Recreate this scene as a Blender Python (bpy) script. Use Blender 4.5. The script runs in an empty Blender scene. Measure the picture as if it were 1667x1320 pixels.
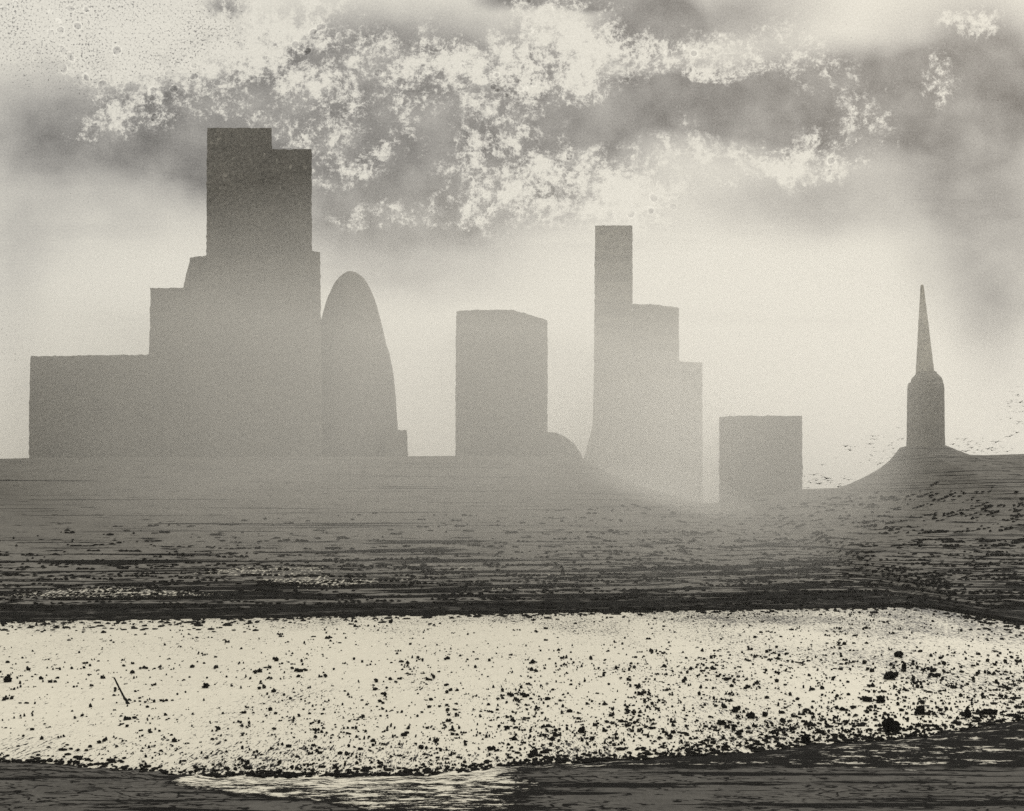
import bpy, bmesh, math, random
from mathutils import Vector, noise
random.seed(7)
R = math.radians
sc = bpy.context.scene
COL = sc.collection

# ------------------------------------------------------------------ camera
F, CX, YH, H = 2315.3, 833.5, 830.0, 30.0      # focal length in photo pixels, centre column, eye-level row, eye height (m)
cam_d = bpy.data.cameras.new('camera')
cam = bpy.data.objects.new('camera', cam_d); COL.objects.link(cam)
cam_d.lens = 50; cam_d.sensor_width = 36; cam_d.sensor_fit = 'HORIZONTAL'
cam_d.shift_y = (YH - 660) / 1667
cam_d.clip_start = 1; cam_d.clip_end = 60000
cam.location = (0, 0, H); cam.rotation_euler = (R(90), 0, 0)
sc.camera = cam

def X(px, D): return (px - CX) * D / F
def Z(py, D): return H + (YH - py) * D / F
def lerp(pts, x):
    if x <= pts[0][0]: return pts[0][1]
    for (a, b), (c, d) in zip(pts, pts[1:]):
        if x <= c: return b + (d - b) * (x - a) / (c - a)
    return pts[-1][1]
def sm(a, b, x):
    t = min(1, max(0, (x - a) / (b - a))); return t * t * (3 - 2 * t)

# ------------------------------------------------------------------ node helper
class NT:
    def __init__(s, tree): s.t = tree; s.t.nodes.clear()
    def new(s, k, **kw):
        n = s.t.nodes.new(k)
        for a, b in kw.items(): setattr(n, a, b)
        return n
    def put(s, sock, v):
        if isinstance(v, bpy.types.NodeSocket): s.t.links.new(v, sock)
        elif v is not None: sock.default_value = v
    def m(s, op, a, b=None, c=None, clamp=False):
        n = s.new('ShaderNodeMath', operation=op, use_clamp=clamp)
        s.put(n.inputs[0], a); s.put(n.inputs[1], b); s.put(n.inputs[2], c); return n.outputs[0]
    def add(s, a, b): return s.m('ADD', a, b)
    def sub(s, a, b): return s.m('SUBTRACT', a, b)
    def mul(s, a, b): return s.m('MULTIPLY', a, b)
    def mx(s, a, b): return s.m('MAXIMUM', a, b)
    def mn(s, a, b): return s.m('MINIMUM', a, b)
    def clamp01(s, a): return s.m('ADD', a, 0.0, clamp=True)
    def sstep(s, v, a, b, lo=0.0, hi=1.0):
        n = s.new('ShaderNodeMapRange', interpolation_type='SMOOTHSTEP')
        for i, q in enumerate((v, a, b, lo, hi)): s.put(n.inputs[i], q)
        return n.outputs[0]
    def lin(s, v, a, b, lo=0.0, hi=1.0):
        n = s.new('ShaderNodeMapRange')
        for i, q in enumerate((v, a, b, lo, hi)): s.put(n.inputs[i], q)
        return n.outputs[0]
    def xyz(s, x, y, z=0.0):
        n = s.new('ShaderNodeCombineXYZ')
        for i, q in enumerate((x, y, z)): s.put(n.inputs[i], q)
        return n.outputs[0]
    def sep(s, v):
        n = s.new('ShaderNodeSeparateXYZ'); s.put(n.inputs[0], v); return n.outputs
    def vm(s, op, a, b=None):
        n = s.new('ShaderNodeVectorMath', operation=op); s.put(n.inputs[0], a); s.put(n.inputs[1], b)
        return n.outputs['Value'] if op in ('LENGTH', 'DISTANCE') else n.outputs[0]
    def noise(s, v, scale, detail=4, rough=.5, dist=0.0):
        n = s.new('ShaderNodeTexNoise'); s.put(n.inputs['Vector'], v)
        for k, q in (('Scale', scale), ('Detail', detail), ('Roughness', rough), ('Distortion', dist)): s.put(n.inputs[k], q)
        return n.outputs[0]
    def voro(s, v, scale, feature='F1', rnd=1.0):
        n = s.new('ShaderNodeTexVoronoi', feature=feature); s.put(n.inputs['Vector'], v)
        s.put(n.inputs['Scale'], scale); s.put(n.inputs['Randomness'], rnd); return n.outputs[0]
    def mix(s, f, a, b):
        return s.add(a, s.mul(f, s.sub(b, a)))
    def tone(s, v):      # neutral value -> the warm ink-and-paper tint: ink a touch cool, paper warm
        return s.xyz(v, s.mul(v, s.lin(v, 0, .7, .965, .96)), s.mul(v, s.lin(v, 0, .7, .93, .845)))

def material(name, fn, rough=.9, bump=None):
    m = bpy.data.materials.new(name); m.use_nodes = True
    n = NT(m.node_tree)
    b = n.new('ShaderNodeBsdfPrincipled'); o = n.new('ShaderNodeOutputMaterial')
    n.t.links.new(b.outputs[0], o.inputs[0])
    pos = n.new('ShaderNodeNewGeometry').outputs['Position']
    v = fn(n, pos)
    h = None
    if isinstance(v, tuple): v, h = v
    n.put(b.inputs['Base Color'], n.tone(v))
    b.inputs['Roughness'].default_value = rough
    b.inputs['Specular IOR Level'].default_value = .02
    if h is not None:
        bp = n.new('ShaderNodeBump'); bp.inputs['Strength'].default_value = bump[0]; bp.inputs['Distance'].default_value = bump[1]
        n.put(bp.inputs['Height'], h); n.put(b.inputs['Normal'], bp.outputs[0])
    return m

# ------------------------------------------------------------------ sky (world, direction mapped)
w = bpy.data.worlds.new('World'); sc.world = w; w.use_nodes = True
n = NT(w.node_tree)
d = n.sep(n.new('ShaderNodeTexCoord').outputs['Generated'])
dy = n.mx(n.m('ABSOLUTE', d[1]), .12)
u = n.m('DIVIDE', d[0], dy); v = n.m('DIVIDE', d[2], dy)
P0 = n.xyz(u, v, 0)
wn = n.new('ShaderNodeTexNoise'); wn.inputs['Scale'].default_value = 9; wn.inputs['Detail'].default_value = 5
n.put(wn.inputs['Vector'], P0)
warp = n.vm('SUBTRACT', wn.outputs['Color'], (.5, .5, .5))
def warped(k): return n.vm('ADD', P0, n.vm('MULTIPLY', warp, (k, k, 0)))
PW = warped(.075); PS = warped(.03)
def blob(P, cx, cy, rx, ry, inner=0.0):
    c = ((cx - CX) / F, (YH - cy) / F, 0); s = (F / rx, F / ry, 0)
    q = n.vm('MULTIPLY', n.vm('SUBTRACT', P, c), s)
    return n.sstep(n.vm('LENGTH', q), 1.0, inner)
def total(P, items):
    acc = None
    for it in items:
        b = n.mul(blob(P, *it[:4], it[5] if len(it) > 5 else 0.0), it[4])
        acc = b if acc is None else n.add(acc, b)
    return acc
# grey cloud (amount of grey taken from the paper-white overcast); px centre, radii, amount
grey = total(PS, [
    (150, 195, 330, 120, .50, .1), (60, 330, 300, 190, .16), (330, 260, 330, 190, .30),
    (640, 200, 480, 240, .62, .5), (640, 420, 330, 110, .36, .1), (930, 200, 300, 240, .30),
    (1330, 165, 420, 120, .62, .3), (1120, 150, 190, 70, .30, .3),
    (1060, 40, 130, 80, .60, .3), (1200, 20, 200, 80, .42), (1560, 130, 230, 190, .40, .1), (1600, 330, 170, 330, .36, .2),
    (930, -10, 190, 34, .80, .4), (375, 0, 60, 26, .5), (1640, 620, 130, 260, .22), (1400, 300, 330, 130, .22),
    (1260, 330, 400, 90, .15), (20, 480, 90, 420, .13), (760, 345, 260, 60, .18), (1600, 140, 150, 190, .5)])
grey = n.mn(grey, .55)
soft = n.noise(P0, 26, 6, .55)
grey = n.mul(grey, n.lin(soft, .3, .7, .72, 1.25))
streak = n.noise(n.xyz(n.mul(u, .35), n.mul(v, 3.0), 0), 14, 4, .6)
grey = n.add(grey, n.mul(n.sstep(streak, .5, .75), .06))
# white broken cloud: coverage field
cov = total(PW, [
    (180, 45, 420, 110, .82, .4), (520, 70, 330, 120, .50, .3), (880, 80, 230, 110, .78, .4), (700, 180, 330, 150, .40, .2),
    (640, 350, 230, 40, .35, .2), (900, 300, 260, 110, .75, .2), (560, 265, 140, 60, .35), (1180, 65, 230, 60, .62, .3),
    (1120, 245, 170, 130, .30), (1525, 140, 60, 90, .55), (1390, 200, 150, 110, .42), (1240, 260, 200, 60, .42), (1330, 120, 120, 50, .3), (150, 205, 120, 60, .3), (1570, 15, 130, 50, .5),
    (1010, 330, 200, 90, .4), (250, 165, 230, 60, .55), (450, 200, 160, 60, .4), (1300, 240, 200, 60, .25), (1250, 100, 200, 25, .35)])
lace = n.noise(PS, 48, 11, .78, .15)
cells = n.voro(n.vm('ADD', P0, n.vm('MULTIPLY', warp, (.035, .035, 0))), 150, 'DISTANCE_TO_EDGE')
rim = n.mul(n.sstep(cells, .10, .02), n.sstep(n.noise(P0, 30, 3, .6), .45, .62))
fibre = n.m('ABSOLUTE', n.sub(n.noise(PS, 85, 9, .75, .4), .5))
web = n.mul(n.sstep(fibre, .045, .0), .8)
f = n.add(n.add(.5, n.mul(n.sub(lace, .5), 2.5)), n.mul(n.sub(n.mn(cov, .95), .5), .62))
f = n.add(f, n.mul(n.sub(n.noise(P0, 170, 6, .8), .5), 1.5))
med = n.noise(PS, 17, 3, .5)
f = n.add(f, n.mul(n.sub(med, .5), .9))
f = n.add(f, n.mul(n.mul(n.add(n.mul(rim, .6), web), n.sstep(cov, .1, .4)), .17))
white = n.sstep(f, .42, .84)
white = n.mul(n.mul(white, .97), n.sstep(cov, .0, .30))
val = n.sub(1.0, grey)
val = n.mix(white, val, 1.02)
# round blotches among the broken cloud
bl = n.voro(n.vm('ADD', P0, n.vm('MULTIPLY', warp, (.035, .035, 0))), 80, 'F1')
blm = n.mul(n.sstep(bl, .24, .16), n.sstep(n.noise(P0, 22, 2, .5), .50, .60))
blm = n.mul(blm, n.sstep(cov, .30, .6))
val = n.sub(val, n.mul(blm, .22))
ring = n.mul(n.sstep(n.m('ABSOLUTE', n.sub(bl, .24)), .05, .01), n.sstep(n.noise(P0, 22, 2, .5), .49, .58))
val = n.add(val, n.mul(n.mul(ring, n.sstep(cov, .15, .5)), .12))
# fine dark specks, upper left
spk = n.noise(P0, 640, 5, .7)
spm = n.add(blob(PS, 150, 50, 430, 150, .3), n.mul(blob(PS, 20, 640, 130, 260, .1), .75))
spm = n.add(spm, n.mul(n.sub(n.noise(P0, 28, 4, .6), .42), 1.6))
val = n.sub(val, n.mul(n.sstep(n.add(spk, n.mul(spm, .115)), .68, .74), .62))
# faint all-over tooth
val = n.add(val, n.mul(n.sub(n.noise(P0, 800, 3, .7), .5), .42))
val = n.mul(n.m('POWER', n.mx(val, .05), 1.3), .735)       # contrast curve to radiance
SKY_GAIN = 1.0
val = n.mul(val, SKY_GAIN)
SUN_EL, SUN_AZ = R(32), R(20)
sky = n.new('ShaderNodeTexSky', sky_type='NISHITA'); sky.sun_disc = False
sky.sun_elevation = SUN_EL; sky.sun_rotation = SUN_AZ; sky.air_density = 1; sky.dust_density = 6; sky.ozone_density = .3
bg1 = n.new('ShaderNodeBackground'); bg1.inputs[1].default_value = .06
n.put(bg1.inputs[0], sky.outputs[0])
bg2 = n.new('ShaderNodeBackground'); n.put(bg2.inputs[0], n.tone(val)); bg2.inputs[1].default_value = 1.0
ms = n.new('ShaderNodeMixShader'); ms.inputs[0].default_value = .97       # overcast: the cloud covers almost all of the blue
n.put(ms.inputs[1], bg1.outputs[0]); n.put(ms.inputs[2], bg2.outputs[0])
wo = n.new('ShaderNodeOutputWorld'); n.put(wo.inputs[0], ms.outputs[0])

# sun behind thick cloud, beyond the town
sd = bpy.data.lights.new('sun', 'SUN'); sd.energy = 1.5; sd.angle = R(20); sd.color = (1, .96, .88)
so = bpy.data.objects.new('sun', sd); COL.objects.link(so)
dirv = Vector((math.sin(SUN_AZ) * math.cos(SUN_EL), math.cos(SUN_AZ) * math.cos(SUN_EL), math.sin(SUN_EL)))
so.rotation_euler = dirv.to_track_quat('Z', 'Y').to_euler(); so.location = dirv * 3000

# ------------------------------------------------------------------ object helpers
def link(name, bm, mat, parent=None, smooth=False):
    me = bpy.data.meshes.new(name); bm.normal_update(); bm.to_mesh(me); bm.free()
    me.materials.append(mat)
    if smooth:
        for p in me.polygons: p.use_smooth = True
    o = bpy.data.objects.new(name, me); COL.objects.link(o)
    if parent: o.parent = parent; o.matrix_parent_inverse = parent.matrix_world.inverted()
    return o
def tag(o, label=None, cat=None, group=None, kind=None):
    for k, q in (('label', label), ('category', cat), ('group', group), ('kind', kind)):
        if q: o[k] = q
    return o
def empty(name, loc, label, cat, group=None):
    o = bpy.data.objects.new(name, None); COL.objects.link(o); o.location = loc
    bpy.context.view_layer.update()
    return tag(o, label, cat, group)
def rough_v(p, amp, scale=.55):
    q = noise.noise_vector(Vector(p) * scale); r = noise.noise_vector(Vector(p) * scale * .23 + Vector((9, 4, 1)))
    return Vector(p) + (q * amp + r * amp * .35)
def block(name, fn, dims, mat, parent=None, amp=.45, step=1.6):
    """closed block: fn maps (a,b,c) in the unit cube to a world point; dims = size in metres used to subdivide it"""
    na, nb, nc = (max(2, int(round(q / step))) for q in (dims[0], dims[1] * .4, dims[2]))
    bm = bmesh.new(); cache = {}
    def V(i, j, k):
        key = (i, j, k)
        if key not in cache: cache[key] = bm.verts.new(rough_v(fn(i / na, j / nb, k / nc), amp))
        return cache[key]
    def quad(*q): bm.faces.new([V(*x) for x in q])
    for i in range(na):
        for k in range(nc):
            quad((i, 0, k), (i + 1, 0, k), (i + 1, 0, k + 1), (i, 0, k + 1))
            quad((i, nb, k), (i, nb, k + 1), (i + 1, nb, k + 1), (i + 1, nb, k))
    for j in range(nb):
        for k in range(nc):
            quad((0, j, k), (0, j, k + 1), (0, j + 1, k + 1), (0, j + 1, k))
            quad((na, j, k), (na, j + 1, k), (na, j + 1, k + 1), (na, j, k + 1))
    for i in range(na):
        for j in range(nb):
            quad((i, j, nc), (i + 1, j, nc), (i + 1, j + 1, nc), (i, j + 1, nc))
            quad((i, j, 0), (i, j + 1, 0), (i + 1, j + 1, 0), (i + 1, j, 0))
    return link(name, bm, mat, parent)
def pblock(name, D, depth, left, right, top, base, mat, parent=None, amp=.6):
    """left/right: photo-measured (row, column) outlines; top: (column,row) outline; base height in metres"""
    L = [(py, px) for py, px in left]; Rr = [(py, px) for py, px in right]
    cpx = (L[0][1] + Rr[0][1]) / 2; p0 = Vector((X(cpx, D), D)); nr = p0.normalized()
    def fn(a, b, c):
        px = 0
        row_top = lerp(top, lerp([(0, L[0][1]), (1, Rr[0][1])], a))
        zt = Z(row_top, D); z = base + (zt - base) * c
        py = YH - (z - H) * F / D
        px = lerp(L, py) + (lerp(Rr, py) - lerp(L, py)) * a
        dx = (px - CX) / F; q = (p0.x * nr.x + p0.y * nr.y) / (dx * nr.x + nr.y)      # the front turns to face the river viewer, like its street
        zz = base + (Z(row_top, q) - base) * c
        return (dx * q + nr.x * depth * b, q + nr.y * depth * b, zz)
    ww = X(Rr[-1][1], D) - X(L[-1][1], D); hh = Z(min(t[1] for t in top), D) - base
    return block(name, fn, (ww, depth, hh), mat, parent, amp)
def lathe(name, cx, cy, prof, mat, parent=None, seg=48, amp=.4, sq=0.0, shear=0.0, turn=0.0):
    bm = bmesh.new(); rings = []
    for r, z in prof:
        ring = []
        for i in range(seg):
            a = 2 * math.pi * (i + .5) / seg
            c, s = math.cos(a), math.sin(a)
            if sq: k = (abs(c) ** sq + abs(s) ** sq) ** (-1 / sq)
            else: k = 1
            u_, v_ = r * k * c, r * k * s
            ring.append(bm.verts.new(rough_v((cx + shear * (z - prof[0][1]) + u_ * math.cos(turn) - v_ * math.sin(turn), cy + u_ * math.sin(turn) + v_ * math.cos(turn), z), amp)))
        rings.append(ring)
    for a, b in zip(rings, rings[1:]):
        for i in range(seg): bm.faces.new([a[i], a[(i + 1) % seg], b[(i + 1) % seg], b[i]])
    bm.faces.new(rings[-1]); bm.faces.new(list(reversed(rings[0])))
    return link(name, bm, mat, parent)

# ------------------------------------------------------------------ terrain of the far bank
RIDGE = [(-900, 752), (0, 748), (60, 746), (660, 744), (742, 743), (948, 746), (962, 757), (1000, 776), (1060, 798), (1110, 812), (1140, 820), (1172, 820),
         (1310, 797), (1372, 795), (1392, 789), (1418, 777), (1440, 765), (1458, 752), (1468, 742), (1477, 727), (1538, 725), (1548, 731), (1562, 741),
         (1600, 742), (1667, 740), (2600, 735)]
SHORE_FAR = [(-600, 1014), (0, 1012), (300, 1008), (600, 1003), (900, 998), (1200, 993), (1500, 988), (1560, 995), (1620, 1012), (1667, 1018), (2300, 1026)]
SHORE_NEAR = [(-600, 1240), (0, 1241), (110, 1243), (170, 1252), (240, 1256), (300, 1262), (700, 1262), (860, 1243), (1000, 1236), (1200, 1224), (1400, 1206), (1500, 1199), (1667, 1172), (2300, 1120)]
DR = 800.0
def ridge_z(x): return Z(lerp(RIDGE, x * F / DR + CX), DR)
def far_shore(x):     # distance of the far waterline at lateral x (metres)
    D = 400.0
    for _ in range(3): D = H * F / (lerp(SHORE_FAR, x * F / D + CX) - YH)
    return D
def near_shore(x):
    D = 170.0
    for _ in range(3): D = H * F / (lerp(SHORE_NEAR, x * F / D + CX) - YH)
    return D
def terr(x, D):
    s = far_shore(x); t = (D - s) / (DR - s)
    if t < 0: return -1.5
    rz = ridge_z(x)
    if D > DR: z = rz + (20 - rz) * sm(815, 880, D)
    else: z = .6 + (rz - .6) * (t ** 1.15)
    # a small steep quay lip of mud at the waterline
    z += 1.2 * sm(0, .012, t) - .8
    z += .35 * noise.noise(Vector((x * .012, D * .16, 1))) * sm(0, .05, t) * (1 if D < 780 else .3)
    z += .18 * noise.noise(Vector((x * .05, D * .5, 4))) * sm(0, .05, t) * (1 if D < 780 else .3)
    if D > 1500: z -= (D - 1500) * .02
    return z
def grid(name, xs, ys, zf, mat, warpf=None):
    bm = bmesh.new(); rows = []
    for y in ys:
        row = []
        for x in xs:
            p = warpf(x, y) if warpf else (x, y)
            row.append(bm.verts.new((p[0], p[1], zf(*p))))
        rows.append(row)
    for a, b in zip(rows, rows[1:]):
        for i in range(len(xs) - 1): bm.faces.new([a[i], a[i + 1], b[i + 1], b[i]])
    return link(name, bm, mat, None, True)

def dashes(n, x, y, xs, ys, seed):
    """broken horizontal strokes: rows picked out along y, each broken along x"""
    wob = n.mul(n.sub(n.noise(n.xyz(n.mul(x, .010), n.mul(y, .02), seed), 1, 3, .5), .5), 5.0)
    return n.noise(n.xyz(n.mul(x, xs), n.mul(n.add(y, wob), ys), seed), 1, 5, .62)

def far_mat(n, pos):
    p = n.sep(pos); x, y, z = p[0], p[1], p[2]
    base = n.mul(.185, n.lin(n.noise(pos, .05, 5, .6), .3, .7, .86, 1.14))
    base = n.mul(base, n.lin(n.noise(n.vm('MULTIPLY', pos, (1, .35, 1)), 1.1, 3, .7), .3, .7, .85, 1.15))
    near = n.sstep(z, 34, 2)                         # flotsam gets thicker towards the waterline
    right = n.sstep(x, 60, 260)
    dens = n.add(n.add(.035, n.mul(near, .075)), n.mul(right, .05))
    dens = n.add(dens, n.mul(n.sstep(x, -180, -290), .0))
    zline = dashes(n, x, n.mul(z, 8.0), .085, .19, 3.0)
    zfine = dashes(n, x, n.mul(z, 8.0), .34, .42, 8.0)
    l1 = n.sstep(n.add(zline, dens), .655, .685)
    l2 = n.sstep(n.add(zfine, dens), .690, .715)
    long = n.noise(n.xyz(n.mul(x, .012), n.mul(z, .85), 5), 1, 4, .55)
    l3 = n.sstep(n.add(long, n.mul(near, .045)), .60, .625)
    l3 = n.mul(l3, n.sstep(z, 26, 16))
    l4 = n.noise(n.xyz(n.mul(x, .007), n.mul(z, 1.25), 17), 1, 5, .6)
    l3 = n.mx(l3, n.sstep(n.add(l4, n.mul(n.sstep(z, 17, 3), .10)), .60, .62))
    edge = n.sstep(n.add(z, n.mul(n.sub(n.noise(n.vm('MULTIPLY', pos, (.05, .05, .6)), 1, 5, .7), .5), 7.0)), 3.4, 2.4)
    edge = n.mul(edge, n.sstep(n.noise(n.xyz(n.mul(x, .16), n.mul(z, 4.5), 4), 1, 6, .78), .60, .50, .35, 1))
    dark = n.mx(n.mx(l1, l2), n.mx(l3, edge))
    v = n.mix(dark, base, .010)
    # pale crumbs of foam caught in the flotsam on the left
    foam = n.noise(n.xyz(n.mul(x, .95), n.mul(z, 3.2), 2), 1, 4, .7)
    fm = n.mul(n.mul(n.sstep(z, 12.5, 10), n.sstep(z, 3.2, 5.0)), n.sstep(x, 60, -40, .25, 1))
    fm = n.mul(fm, n.sstep(n.noise(n.xyz(n.mul(x, .02), n.mul(z, .35), 0), 1, 2, .5), .46, .62))
    v = n.mix(n.sstep(n.add(foam, n.mul(fm, .20)), .715, .755), v, .62)
    return v, n.add(n.mul(dark, -1.0), n.mul(n.noise(pos, .8, 4, .6), .6))
M_far = material('wet_mud_far', far_mat, 1.0, (.35, .5))

def water_mat(n, pos):
    p = n.sep(pos); x, y = p[0], p[1]
    base = n.mul(.74, n.lin(n.noise(n.vm('MULTIPLY', pos, (.03, .008, 1)), 1, 4, .6), .3, .7, .96, 1.04))
    base = n.mul(base, n.lin(n.noise(n.vm('MULTIPLY', pos, (.9, .16, 1)), 1, 3, .7), .3, .7, .94, 1.04))
    clus = n.noise(n.vm('MULTIPLY', pos, (.045, .016, 1)), 1, 3, .6)
    right = n.sstep(x, -20, 110)
    g = n.add(n.add(n.mul(n.sub(clus, .5), .34), n.mul(right, .055)), n.mul(n.sstep(y, 330, 400), .075))
    g = n.add(g, n.mul(n.sstep(y, 200, 168), .06))
    s1 = n.noise(n.xyz(n.mul(x, 1.6), n.mul(y, .26), 3), 1, 3, .65)
    s2 = n.noise(n.xyz(n.mul(x, 4.0), n.mul(y, .55), 7), 1, 3, .65)
    s3 = n.noise(n.xyz(n.mul(x, .8), n.mul(y, .42), 11), 1, 4, .7)
    sp = n.mx(n.sstep(n.add(s1, g), .64, .67), n.mul(n.sstep(n.add(s2, g), .628, .668), .85))
    sp = n.mx(sp, n.mul(n.sstep(n.add(s3, g), .685, .72), .6))
    return n.mix(sp, base, .02)
M_water = material('pale_scummed_water', water_mat, .55)

def near_mat(n, pos):
    p = n.sep(pos); x, y = p[0], p[1]
    base = n.mul(.10, n.lin(n.noise(pos, .12, 5, .6), .3, .7, .8, 1.25))
    base = n.mul(base, n.lin(n.noise(n.vm('MULTIPLY', pos, (1, .3, 1)), 3.0, 3, .7), .3, .7, .85, 1.15))
    q = n.noise(n.xyz(n.mul(x, .06), n.mul(y, .12), 2), 1, 5, .55)
    fr = n.m('ABSOLUTE', n.sub(n.m('FRACT', n.mul(q, 15.0)), .5))
    line = n.mul(n.sstep(fr, .16, .08), n.sstep(n.noise(n.xyz(n.mul(x, .1), n.mul(y, .1), 6), 1, 3, .6), .40, .52))
    st = n.sstep(n.noise(n.xyz(n.mul(x, .035), n.mul(y, .36), 5), 1, 5, .6), .53, .55)
    dash = n.sstep(n.noise(n.xyz(n.mul(x, .4), n.mul(y, .6), 9), 1, 4, .6), .60, .63)
    dark = n.mx(n.mx(line, st), dash)
    # black belt of wet mud along the edge, broad on the right
    nz = n.mul(n.sub(n.noise(n.xyz(n.mul(x, .12), n.mul(y, .2), 1), 1, 5, .65), .5), 13.0)
    lim = n.lin(x, -10, 60, 161.0, 161.5)
    belt = n.mul(n.sstep(n.add(y, nz), n.sub(lim, 2.0), lim), n.sstep(n.add(x, nz), -10, 4))
    dark = n.mx(dark, n.mul(belt, n.sstep(n.noise(n.xyz(n.mul(x, .25), n.mul(y, .5), 14), 1, 5, .7), .66, .56, .75, 1)))
    v = n.mix(dark, base, .010)
    # shallow pale water lying between the furrows
    pool = n.mul(n.mul(n.sstep(n.add(x, n.mul(nz, .5)), -38, -33), n.sstep(n.add(x, nz), 10, -12)),
                 n.sstep(n.add(n.sub(y, n.lin(x, -38, -10, 152, 137)), n.mul(nz, .5)), -2.5, 2.5))
    pal = n.sstep(n.noise(n.xyz(n.mul(x, .10), n.mul(y, .42), 12), 1, 7, .80), .49, .51)
    pn = n.noise(n.xyz(n.mul(x, .24), n.mul(y, .62), 12), 1, 8, .85)
    rag = n.sstep(n.add(pool, n.mul(n.sub(n.noise(n.xyz(n.mul(x, .5), n.mul(y, .8), 2), 1, 5, .8), .5), 1.4)), .42, .52)
    rag2 = n.sstep(n.add(pool, n.mul(n.sub(n.noise(n.xyz(n.mul(x, .15), n.mul(y, .5), 21), 1, 5, .75), .5), 1.2)), .20, .26)
    v = n.mix(rag2, v, .012)
    v = n.mix(n.mul(rag, n.sstep(n.add(pn, n.mul(n.sub(y, 150), .003)), .50, .52)), v, .74)
    pal2 = n.sstep(n.noise(n.xyz(n.mul(x, .3), n.mul(y, .45), 15), 1, 6, .78), .545, .58)
    v = n.mix(n.mul(n.mul(belt, pal2), n.sstep(n.noise(n.xyz(n.mul(x, .03), n.mul(y, .35), 3), 1, 2, .5), .48, .56)), v, .6)
    return v, n.add(n.mul(dark, -.8), n.mul(n.noise(pos, 2.0, 4, .6), .6))
M_near = material('wet_mud_near', near_mat, 1.0, (.3, .2))

def frange(a, b, s):
    o = []
    while a < b: o.append(a); a += s
    o.append(b); return o
xs = frange(-470, 470, 3.0); xs = [-6000, -2500, -1200, -700] + xs + [700, 1200, 2500, 6000]
ts = [i / 150 for i in range(151)]
ys_far = [-.02, -.005, 0, .002, .004, .008, .012] + [t for t in ts if t > .012] + [1.02, 1.04, 1.06, 1.08, 1.10, 1.12, 1.14, 1.17, 1.2, 1.24, 1.4, 1.8, 3, 6, 14]
def warp_far(x, t):
    s = far_shore(x) + 2.2 * noise.noise(Vector((x * .15, 0, 0))) + 3.5 * noise.noise(Vector((x * .03, 3, 0)))
    return (x, s + (DR - s) * t)
far = grid('far_bank', xs, ys_far, terr, M_far, warp_far); tag(far, kind='structure')
bm = bmesh.new()
vv = [bm.verts.new(q) for q in ((-6000, 60, 0), (6000, 60, 0), (6000, 700, 0), (-6000, 700, 0))]; bm.faces.new(vv)
tag(link('river', bm, M_water), kind='structure')
def znear(x, y):
    s = near_shore(x) + 1.9 * noise.noise(Vector((x * .35, 0, 5))) + 1.5 * noise.noise(Vector((x * 1.1, 0, 2))) + 2.6 * noise.noise(Vector((x * .06, 0, 8)))
    t = s - y
    return min(.9, .10 * t) * 1.0 + (.10 * noise.noise(Vector((x * .1, y * .9, 3))) + .05 * noise.noise(Vector((x * .4, y * 2, 3)))) * sm(0, 4, t) - .02
xn = [-3000, -600, -200] + frange(-90, 90, .5) + [200, 600, 3000]
yn = [-400, 0, 80, 110, 125] + frange(130, 200, .5)
nb = grid('near_bank', xn, yn, znear, M_near); tag(nb, kind='structure')

# ------------------------------------------------------------------ building materials
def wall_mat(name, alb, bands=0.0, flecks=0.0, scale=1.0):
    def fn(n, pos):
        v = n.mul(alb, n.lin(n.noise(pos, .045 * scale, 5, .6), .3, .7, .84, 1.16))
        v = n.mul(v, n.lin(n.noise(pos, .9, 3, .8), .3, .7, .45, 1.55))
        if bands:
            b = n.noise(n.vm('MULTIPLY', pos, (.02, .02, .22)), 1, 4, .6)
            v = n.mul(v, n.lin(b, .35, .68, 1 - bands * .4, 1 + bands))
        if flecks:      # pale cloud drifting in front, put into the wall colour, thick near the top
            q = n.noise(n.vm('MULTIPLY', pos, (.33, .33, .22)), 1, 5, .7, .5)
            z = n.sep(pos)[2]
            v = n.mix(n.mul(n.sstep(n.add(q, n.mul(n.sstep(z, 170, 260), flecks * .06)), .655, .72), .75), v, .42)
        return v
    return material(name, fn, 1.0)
M_tower = wall_mat('dark_cloud_flecked_wall', .18, 0, 1.0)
M_wall = wall_mat('sooty_wall', .185)
M_wall2 = wall_mat('grey_wall', .185, .15)
M_pale = wall_mat('pale_banded_wall', .27, .35, .4)  # paler base colour stands in for mist over the stepped tower
M_stone = wall_mat('church_stone', .25, .1)
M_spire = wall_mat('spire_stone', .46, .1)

def S(pts): return pts
G0 = 16
# wide low block at the left
o = pblock('office_block', 835, 70, [(560, 50), (700, 47), (900, 46)], [(560, 262), (900, 262)], [(46, 580), (150, 578), (262, 577)], G0, M_wall)
tag(o, 'wide flat-roofed dark block at the left end of the skyline, lowest of the left cluster', 'building')
o = pblock('office_block', 850, 60, [(440, 246), (600, 242), (900, 241)], [(440, 352), (900, 352)], [(244, 469), (352, 467)], G0, M_wall)
tag(o, 'square-shouldered grey block between the wide left block and the tallest tower', 'building')
# tallest tower on its broad lower storeys
t = empty('skyscraper', (X(420, 865), 865, G0), 'tallest dark tower of the skyline, with a notched flat top and broad lower shoulders', 'skyscraper')
pblock('lower_block', 858, 80, [(405, 312), (422, 309), (462, 299), (480, 297), (900, 292)], [(400, 521), (900, 527)],
       [(298, 423), (320, 418), (340, 416), (505, 412), (508, 409), (523, 411)], G0, M_wall, t)
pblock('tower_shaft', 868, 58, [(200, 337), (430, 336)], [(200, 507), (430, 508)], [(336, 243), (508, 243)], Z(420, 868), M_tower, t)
pblock('roof_block', 868, 50, [(200, 337.5), (260, 337)], [(200, 442), (260, 443)], [(336, 208), (443, 208)], Z(246, 868), M_tower, t, .3)
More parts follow.
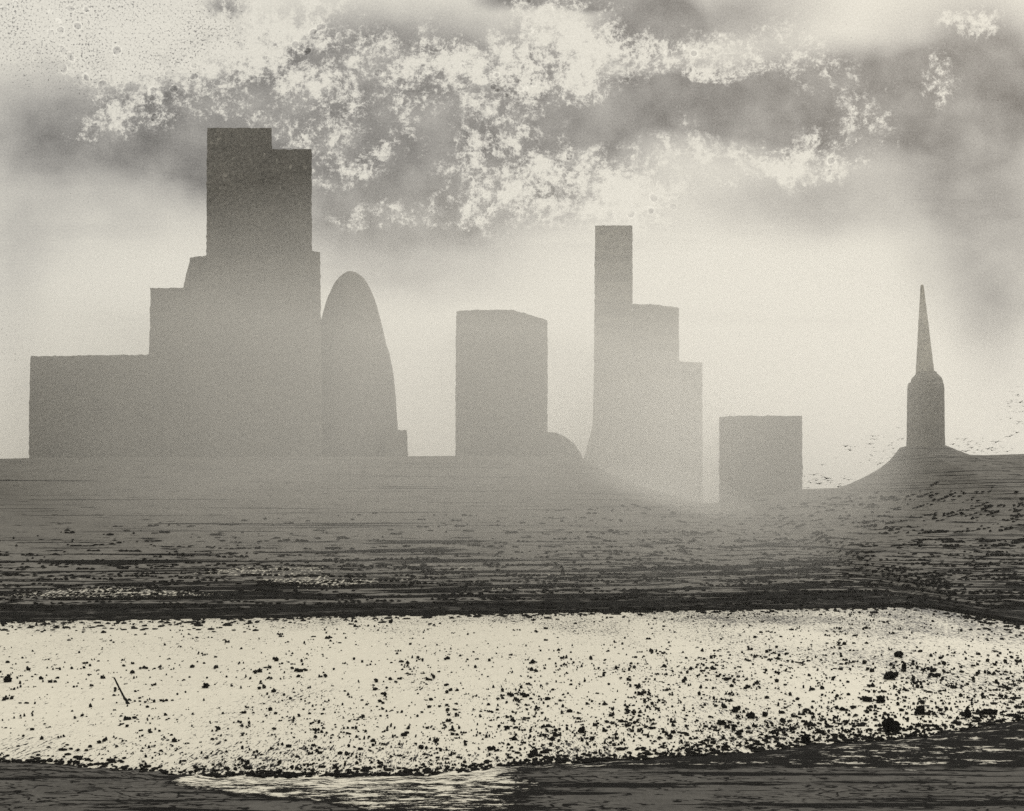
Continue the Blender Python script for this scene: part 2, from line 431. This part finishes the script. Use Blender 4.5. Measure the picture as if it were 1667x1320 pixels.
# curved glass tower
D = 880
prof = [(8, 443), (14, 447), (20, 452), (26, 460), (31, 470), (37, 483), (43, 500), (47, 516), (52, 536), (57, 558), (63, 576), (67, 595), (70.5, 620), (73, 650), (76, 692), (76, 760)]
prof = [(0.5, 441)] + prof
pr = []
for (r1, y1), (r2, y2) in zip(prof, prof[1:]):
    k = max(1, int((y2 - y1) / 5))
    for i in range(k): pr.append((r1 + (r2 - r1) * i / k, y1 + (y2 - y1) * i / k))
pr.append(prof[-1])
DG = D + 30
o = lathe('domed_skyscraper', X(571.5, DG), DG, [(r * DG / F * .995, Z(y, DG)) for r, y in reversed(pr)], M_wall, None, 64, .35)
tag(o, 'bullet-shaped tower with a rounded pointed top, right of the tallest tower', 'skyscraper')
o = pblock('annex_block', 850, 40, [(690, 628), (900, 628)], [(690, 661), (720, 663), (740, 664), (900, 666)], [(628, 699), (664, 701)], G0, M_wall)
tag(o, 'little low block at the right foot of the bullet-shaped tower', 'building')
# central slab with slanting roof
o = pblock('office_slab', 870, 65, [(500, 743), (560, 742), (900, 741)], [(500, 891), (900, 892)],
           [(742, 508), (746, 506), (790, 504), (833, 504), (860, 511), (892, 522)], G0, M_wall2)
tag(o, 'free-standing grey slab whose flat roof slants down on its right side', 'building')
# vaulted hall beside it
def hall(a, b, c):
    ang = math.pi * a; D = 845
    px = 893 - 55.5 * math.cos(ang); py = 748 - 45 * (math.sin(ang) ** .85) if c > 0 else 748
    zt = Z(748, D) + (45 * D / F) * (abs(math.sin(ang)) ** 1.4)
    return (X(px, D), D + 70 * b, G0 + (zt - G0) * c)
o = block('vaulted_hall', hall, (42, 70, 36), M_wall2, None, .3, 1.4)
tag(o, 'low round-roofed hall at the right foot of the slanting-roofed slab', 'building')
# stepped tower
t = empty('stepped_tower', (X(1050, 1000), 1000, G0), 'pale stepped tower descending to the right in two steps from a slender flat-topped shaft', 'skyscraper')
pblock('tower_shaft', 1000, 50, [(360, 969), (600, 967), (690, 965), (712, 960), (730, 955), (748, 950), (900, 940)], [(360, 1029.5), (900, 1030)], [(960, 367), (1030, 367)], 16, M_pale, t)
pblock('middle_step', 1001, 50, [(480, 1030), (900, 1030)], [(480, 1105), (900, 1106)], [(1030, 495), (1060, 495), (1095, 499), (1106, 501)], 16, M_pale, t)
pblock('lower_step', 1002, 50, [(570, 1106), (900, 1106)], [(570, 1143), (900, 1144)], [(1106, 588), (1144, 590)], 16, M_pale, t)
# square block
o = pblock('cube_building', 838, 60, [(670, 1171), (900, 1171)], [(670, 1305.5), (900, 1307)], [(1171, 679), (1190, 677), (1306, 677)], 16, M_wall2)
tag(o, 'low square block standing alone between the stepped tower and the church hill', 'building')
# church
D = 790
t = empty('church', (X(1507, D), D + 8, Z(760, D)), 'church tower with a tall thin spire standing on the mound at the right', 'church')
k = D / F
Dc = D + 12
lathe('tower', X(1507, Dc), Dc, [(30.5 * k, Z(790, D))] + [(q * k, Z(y, D)) for q, y in [(31, 735), (30.5, 720), (30, 705), (30, 690), (29.7, 675), (29.7, 660), (29.3, 645), (29.2, 632), (28.5, 625), (27, 621)]], M_stone, t, 56, .22, 6, 0, -math.atan2(X(1507, Dc), Dc))
lathe('belfry', X(1508.5, Dc), Dc, [(q * k, Z(y, D)) for q, y in [(26, 622), (25.5, 618), (24, 613), (21, 609.5), (17.5, 606), (15.2, 602)]], M_stone, t, 48, .18, 4, 0, -math.atan2(X(1507, Dc), Dc))
sp = []
for i in range(26):
    f = i / 25; sp.append(((15.3 * (1 - f) + 2.6 * f) * k, Z(607 - 148 * f, D)))
sp.append((1.0 * k, Z(457.5, D)))
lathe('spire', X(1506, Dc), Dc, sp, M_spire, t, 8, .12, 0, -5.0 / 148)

# ------------------------------------------------------------------ flotsam (real clods of dark matter)
M_clod = material('black_flotsam', lambda n, p: n.mul(.012, n.lin(n.noise(p, 2, 3, .6), .3, .7, .6, 1.5)), 1.0)
ICO = bmesh.new(); bmesh.ops.create_icosphere(ICO, subdivisions=1, radius=1)
ICO.verts.index_update()
IV = [v.co.copy() for v in ICO.verts]; IF = [[v.index for v in f.verts] for f in ICO.faces]; ICO.free()
def clods(items):
    vs, fs = [], []
    for (x, y, z, rx, ry, rz, rot) in items:
        o0 = len(vs); c, s = math.cos(rot), math.sin(rot)
        for q in IV:
            j = .62 + .76 * random.random()
            a, b = q.x * rx * j, q.y * ry * j
            vs.append((x + a * c - b * s, y + a * s + b * c, z + q.z * rz * j))
        fs += [[i + o0 for i in f] for f in IF]
    me = bpy.data.meshes.new('m'); me.from_pydata(vs, [], fs); return me
def put_mesh(name, me, mat, parent=None):
    me.name = name; me.materials.append(mat)
    o = bpy.data.objects.new(name, me); COL.objects.link(o); o.parent = parent
    return o
def water_pt(px, py):
    D = H * F / (py - YH); return X(px, D), D
items = []
tries = 0
while len(items) < 15500:
    px = random.uniform(-260, 1930)
    lo = lerp(SHORE_FAR, px) + 3; hi = lerp(SHORE_NEAR, px) + 6
    py = random.uniform(lo, hi); t = (py - lo) / (hi - lo)
    cl = noise.noise(Vector((px * .011, py * .013, 2))) + .6 * noise.noise(Vector((px * .04, py * .05, 7)))
    dens = .10 + .22 * sm(400, 1500, px) + .5 * t ** 3 * sm(150, 500, px) + .22 * max(0, cl) + .30 * max(0, 1 - t * 12) \
        + .30 * math.exp(-((py - 1185) / 26) ** 2) * sm(600, 900, px) + .14 * math.exp(-((py - 1085) / 14) ** 2)
    dens *= .5 + .5 * sm(-.35, .35, cl)
    if random.random() > dens: continue
    x, y = water_pt(px, py)
    r = min(.30, random.lognormvariate(-2.22, .52)) 
    r *= y / 215 * (1 if t > .25 else .7)
    n_ = 1 if random.random() < .75 else random.randint(2, 4)
    for _ in range(n_):
        el = random.choice((.75, .85, 1, 1.5))
        items.append((x + random.gauss(0, r * 1.3) * (n_ > 1), y + random.gauss(0, r * 3) * (n_ > 1), r * .6, r * el, r * 1.3, r * random.choice((.7, 1.1, 1.4)), random.uniform(-.5, .5)))
tag(put_mesh('flotsam', clods(items), M_clod), 'small black specks of flotsam scattered over the pale water', 'flotsam', None, 'stuff')
# broken rows on the far slope
items = []
def slope_D(px, py):
    lo, hi = 395.0, 798.0
    for _ in range(22):
        m = (lo + hi) / 2; zz = terr(X(px, m), m); yy = YH + (H - zz) * F / m
        if zz < -1 or yy > py: lo = m
        else: hi = m
    return lo
rows = []
y0 = 800
while y0 < 990:
    rows.append(y0 + random.uniform(-2, 2)); y0 += 7
while len(items) < 5500:
    px = random.uniform(-200, 1870); row = random.choice(rows)
    py = row + random.gauss(0, 1.0) + 5 * noise.noise(Vector((px * .004, row, 0)))
    if random.random() < .25: py = random.uniform(790, 995)
    rt = lerp(RIDGE, px)
    if py < rt + 6: continue
    topd = lerp([(0, 890), (250, 860), (500, 850), (850, 848), (1000, 835), (1140, 822), (1400, 790), (1500, 760), (1667, 760)], px)
    if py < topd - 14: continue
    t = sm(topd - 20, 985, py)
    dens = (.16 + .45 * t + .22 * sm(900, 1500, px)) * (.25 + 1.1 * sm(-.25, .3, noise.noise(Vector((px * .007, row * .13, 3)))))
    if random.random() > dens * .8: continue
    D = slope_D(px, py); x = X(px, D)
    ln = random.choice((.5, .7, .9, 1.4, 2.2, 3.6)) * (.7 + .6 * t)
    hgt = random.uniform(.22, .60) * (D / 480)
    k_ = max(1, int(ln / 1.0)); dx = 0
    for i in range(k_):
        items.append((x + dx, D, terr(x + dx, D) + hgt * .2, max(.35, ln / k_) * D / 600, .7, hgt * random.uniform(.7, 1.2), random.uniform(-.15, .15)))
        dx += 1.7 * max(.35, ln / k_)
tag(put_mesh('slope_flotsam', clods(items), M_clod), 'broken rows of black flecks lying across the dark far bank', 'flotsam', None, 'stuff')
# ragged fringe along both waterlines
items = []
for _ in range(2600):
    px = random.uniform(-200, 1870)
    if random.random() < .45:
        x, D = water_pt(px, lerp(SHORE_FAR, px) + random.expovariate(1 / (7 if px < 420 or px > 1560 else 2.5)) - 2)
    else:
        x, D = water_pt(px, lerp(SHORE_NEAR, px) - random.expovariate(1 / (11 if px > 1000 else 6)) + 4)
    r = random.uniform(.12, .42) * D / 250
    items.append((x, D, .1, r * random.uniform(1, 2.4), r * 2, r * .8, random.uniform(-.2, .2)))
tag(put_mesh('shore_flotsam', clods(items), M_clod), 'ragged black fringe of flotsam along both waterlines', 'flotsam', None, 'stuff')

# larger clumps one can single out
def clump(px, py, rw, rh, label, cnt=14):
    x, D = water_pt(px, py + rh * .8); k = D / F
    bm = bmesh.new(); bmesh.ops.create_icosphere(bm, subdivisions=4, radius=1)
    for v_ in bm.verts:
        q = v_.co.copy()
        r = 1 + .55 * noise.noise(q * 1.3 + Vector((px, py, 0))) + .38 * noise.noise(q * 3.1 + Vector((py, px, 0))) + .30 * noise.noise(q * 7.0 + Vector((px, 3, py)))
        r *= .95
        v_.co = Vector((x + q.x * r * rw * k * .62, D + q.y * r * rw * k * .6, q.z * r * rh * k * .66 + .5 * rh * k))
    o = link('flotsam_clump', bm, M_clod); tag(o, label, 'flotsam', 'larger black clumps floating on the river')
clump(1463, 1063, 11, 8, 'black clump floating just below the far bank under the church, upper of a close pair')
clump(1449, 1097, 15, 11, 'black clump floating under the church, lower and wider of a close pair')
clump(1472, 1082, 6, 13, 'thin upright black streak of flotsam beside the pair of clumps under the church')
clump(1197, 1153, 9, 8, 'round black clump with an arched top, floating below the gap left of the square block')
clump(1175, 1174, 11, 7, 'black clump lying lowest of the four round clumps below the square block')
clump(1222, 1162, 10, 9, 'roundest and largest of the four black clumps in mid-river below the square block')
clump(1245, 1161, 7, 7, 'smallest of the four black clumps in mid-river below the square block')
clump(1412, 1136, 12, 7, 'flat black clump, left one of two side by side in mid-river at the right')
clump(1434, 1136, 11, 9, 'squarish black clump, right one of two side by side in mid-river at the right')
clump(1497, 1154, 12, 11, 'black clump in the lower river directly below the church spire')
clump(1450, 1176, 22, 18, 'broad ragged black mass close to the near bank, biggest in the river', 40)
clump(1575, 1158, 8, 13, 'tall black smudge in the lower river right of the church', 16)
clump(1608, 1157, 17, 7, 'long flat black clump in the lower river near the right end of the water', 16)
clump(13, 1103, 10, 9, 'lone black clump at the far left end of the river')
clump(335, 1115, 9, 6, 'small pointed black clump floating to the right of the leaning pole')
clump(947, 1186, 8, 9, 'black clump low in the river below the round-roofed hall', 12)
clump(1312, 1200, 12, 12, 'dark cluster against the near bank below the right edge of the square block', 22)
# leaning pole
M_pole = material('black_timber', lambda n, p: n.mul(.014, n.lin(n.noise(p, 1.5, 3, .6), .3, .7, .6, 1.5)), 1.0)
xb, Db = water_pt(211, 1146)
pa, pb = Vector((xb, Db, -.5)), Vector((X(181, Db), Db + 1.5, Z(1105, Db)))
bm = bmesh.new(); rings = []
for i in range(15):
    f = i / 14; c = pa.lerp(pb, f) + Vector((.04 * math.sin(f * 9), 0, .04 * math.sin(f * 14)))
    r = .19 - .07 * f + .04 * random.random() + (.12 if i in (1, 2, 4) else 0)
    rings.append([bm.verts.new(c + Vector((r * math.cos(a), r * math.sin(a), 0))) for a in [j * math.pi / 3.5 for j in range(7)]])
for a, b in zip(rings, rings[1:]):
    for i in range(7): bm.faces.new([a[i], a[(i + 1) % 7], b[(i + 1) % 7], b[i]])
bm.faces.new(rings[-1]); bm.faces.new(list(reversed(rings[0])))
tag(link('mooring_pole', bm, M_pole), 'thin black pole leaning to the left out of the pale water', 'pole')

# birds above the far bank
def bird_mesh():
    vs = [(-1, .05, .12), (-.5, .18, .26), (-.12, .12, .08), (.12, .12, .08), (.5, .18, .26), (1, .05, .12), (.5, -.14, .2), (.12, -.2, .02), (-.12, -.2, .02), (-.5, -.14, .2),
          (0, .5, .02), (0, -.55, .04), (0, 0, -.13), (0, .1, .15)]
    fs = [(0, 9, 1), (1, 9, 8, 2), (5, 4, 6), (4, 3, 7, 6), (2, 13, 10), (3, 10, 13), (2, 8, 11, 13), (3, 13, 11, 7), (10, 12, 2), (10, 3, 12), (2, 12, 8), (3, 7, 12), (8, 12, 11), (7, 11, 12)]
    me = bpy.data.meshes.new('bird'); me.from_pydata(vs, [], fs); me.materials.append(M_clod)
    me2 = me
    return me2
bme = bird_mesh()
b0 = None
spots = [(1392, 727), (1418, 723), (1420, 742), (1447, 725), (1456, 738), (1384, 733), (1462, 716), (1421, 710), (1403, 716), (1415, 733), (1428, 729), (1452, 721),
         (1338, 757), (1361, 745), (1401, 753), (1325, 773), (1337, 774), (1375, 775), (1312, 787), (1334, 787), (1345, 789), (1352, 786), (1366, 788), (1374, 779), (1382, 781), (1318, 783),
         (1570, 715), (1576, 722), (1582, 729), (1567, 733), (1590, 721), (1598, 733), (1571, 727), (1606, 737), (1614, 729), (1585, 737), (1600, 719), (1622, 737), (1640, 735), (1562, 737), (1577, 740), (1592, 741),
         (1630, 719), (1641, 657), (1655, 651), (1638, 674), (1650, 670), (1629, 683), (1660, 664), (1656, 690), (1643, 662), (1661, 655), (1645, 681),
         (1560, 726), (1433, 754), (1445, 747), (1409, 728)]
for i in range(130):
    cx, cy, sx, sy = random.choice([(1420, 735, 28, 16), (1590, 729, 26, 8), (1345, 784, 26, 6), (1650, 665, 12, 20)])
    spots.append((random.gauss(cx, sx), random.gauss(cy, sy)))
for i, (px, py) in enumerate(spots):
    rr = lerp(RIDGE, px)
    if py > rr - 2 or 1470 < px < 1548: continue
    D = random.uniform(320, 410)
    if b0 is None: o = bpy.data.objects.new('flying_bird', bme); b0 = o
    else: o = b0.copy()
    COL.objects.link(o)
    s = random.choice((2.6, 3.4, 4.5, 6, 8.5)) * D / F * random.uniform(.8, 1.2)
    o.location = (X(px, D), D, Z(py, D)); o.scale = (s, s * .8, s * random.uniform(.5, .9)); o.rotation_euler = (random.uniform(-.2, .2), random.uniform(-.25, .25), random.uniform(-.5, .5))
    tag(o, 'tiny dark fleck like a bird in the air over the slopes beside the church', 'bird', 'flock of small dark birds over the church hill')

# ------------------------------------------------------------------ air
def volume(name, density, color=(.99, .98, .955)):
    m = bpy.data.materials.new(name); m.use_nodes = True; n = NT(m.node_tree)
    pv = n.new('ShaderNodeVolumePrincipled'); pv.inputs['Density'].default_value = density
    pv.inputs['Color'].default_value = (*color, 1); pv.inputs['Anisotropy'].default_value = 0.45
    o = n.new('ShaderNodeOutputMaterial'); n.t.links.new(pv.outputs[0], o.inputs['Volume'])
    return m
bm = bmesh.new(); bmesh.ops.create_cube(bm, size=1)
for v_ in bm.verts:
    v_.co = Vector((v_.co.x * 14000, 6000 + v_.co.y * 15000, -120 if v_.co.z < 0 else 330))
tag(link('haze', bm, volume('thin_haze', .00004)), kind='stuff')
def dome(name, cx, cy, cz, rx, ry, rz, dens):
    bm = bmesh.new(); bmesh.ops.create_uvsphere(bm, u_segments=64, v_segments=32, radius=1)
    for v_ in bm.verts: v_.co = Vector((cx + v_.co.x * rx, cy + v_.co.y * ry, cz + v_.co.z * rz))
    tag(link(name, bm, volume(name + '_air', dens)), 'pale low mist lying over the ground in front of the town', 'mist', None, 'stuff')
def mist_bank(top, dens, front, back=2600):
    """a closed level-topped bank of mist with a curved leading edge"""
    bm = bmesh.new(); pts = []
    for i in range(61):
        x = -1500 + 50 * i
        pts.append((x, front(x)))
    pts += [(1500, back), (-1500, back)]
    lo = [bm.verts.new((x, y, -60)) for x, y in pts]; hi = [bm.verts.new((x, y, top)) for x, y in pts]
    bm.faces.new(list(reversed(lo))); bm.faces.new(hi)
    k = len(pts)
    for i in range(k): bm.faces.new([lo[i], lo[(i + 1) % k], hi[(i + 1) % k], hi[i]])
    bmesh.ops.recalc_face_normals(bm, faces=bm.faces)
    tag(link('mist', bm, volume('mist_air', dens)), 'pale low mist lying over the ground in front of the town', 'mist', None, 'stuff')
mist_bank(140, .0018, lambda x: 432 + (min(290, 290 * (abs(x - 30) / 300) ** 2) if x < 30 else 340 * sm(50, 275, x)))
for k_ in (1.0, .86, .72, .58, .44):
    dome('mist', X(1055, 900), 895, 15, 95 * k_, 190 * k_, 115 * k_, .0010)

for k_ in (1.0, .75, .5):
    dome('mist', X(1040, 745), 735, 20, 62 * k_, 55 * k_, 34 * k_, .0036)

# ------------------------------------------------------------------ render settings
vs = sc.view_settings; vs.view_transform = 'Standard'; vs.look = 'None'; vs.exposure = 0; vs.gamma = 1; vs.use_curve_mapping = False
sc.render.engine = 'CYCLES'
sc.cycles.volume_bounces = 2; sc.cycles.max_bounces = 6; sc.cycles.diffuse_bounces = 2
sc.cycles.use_denoising = False
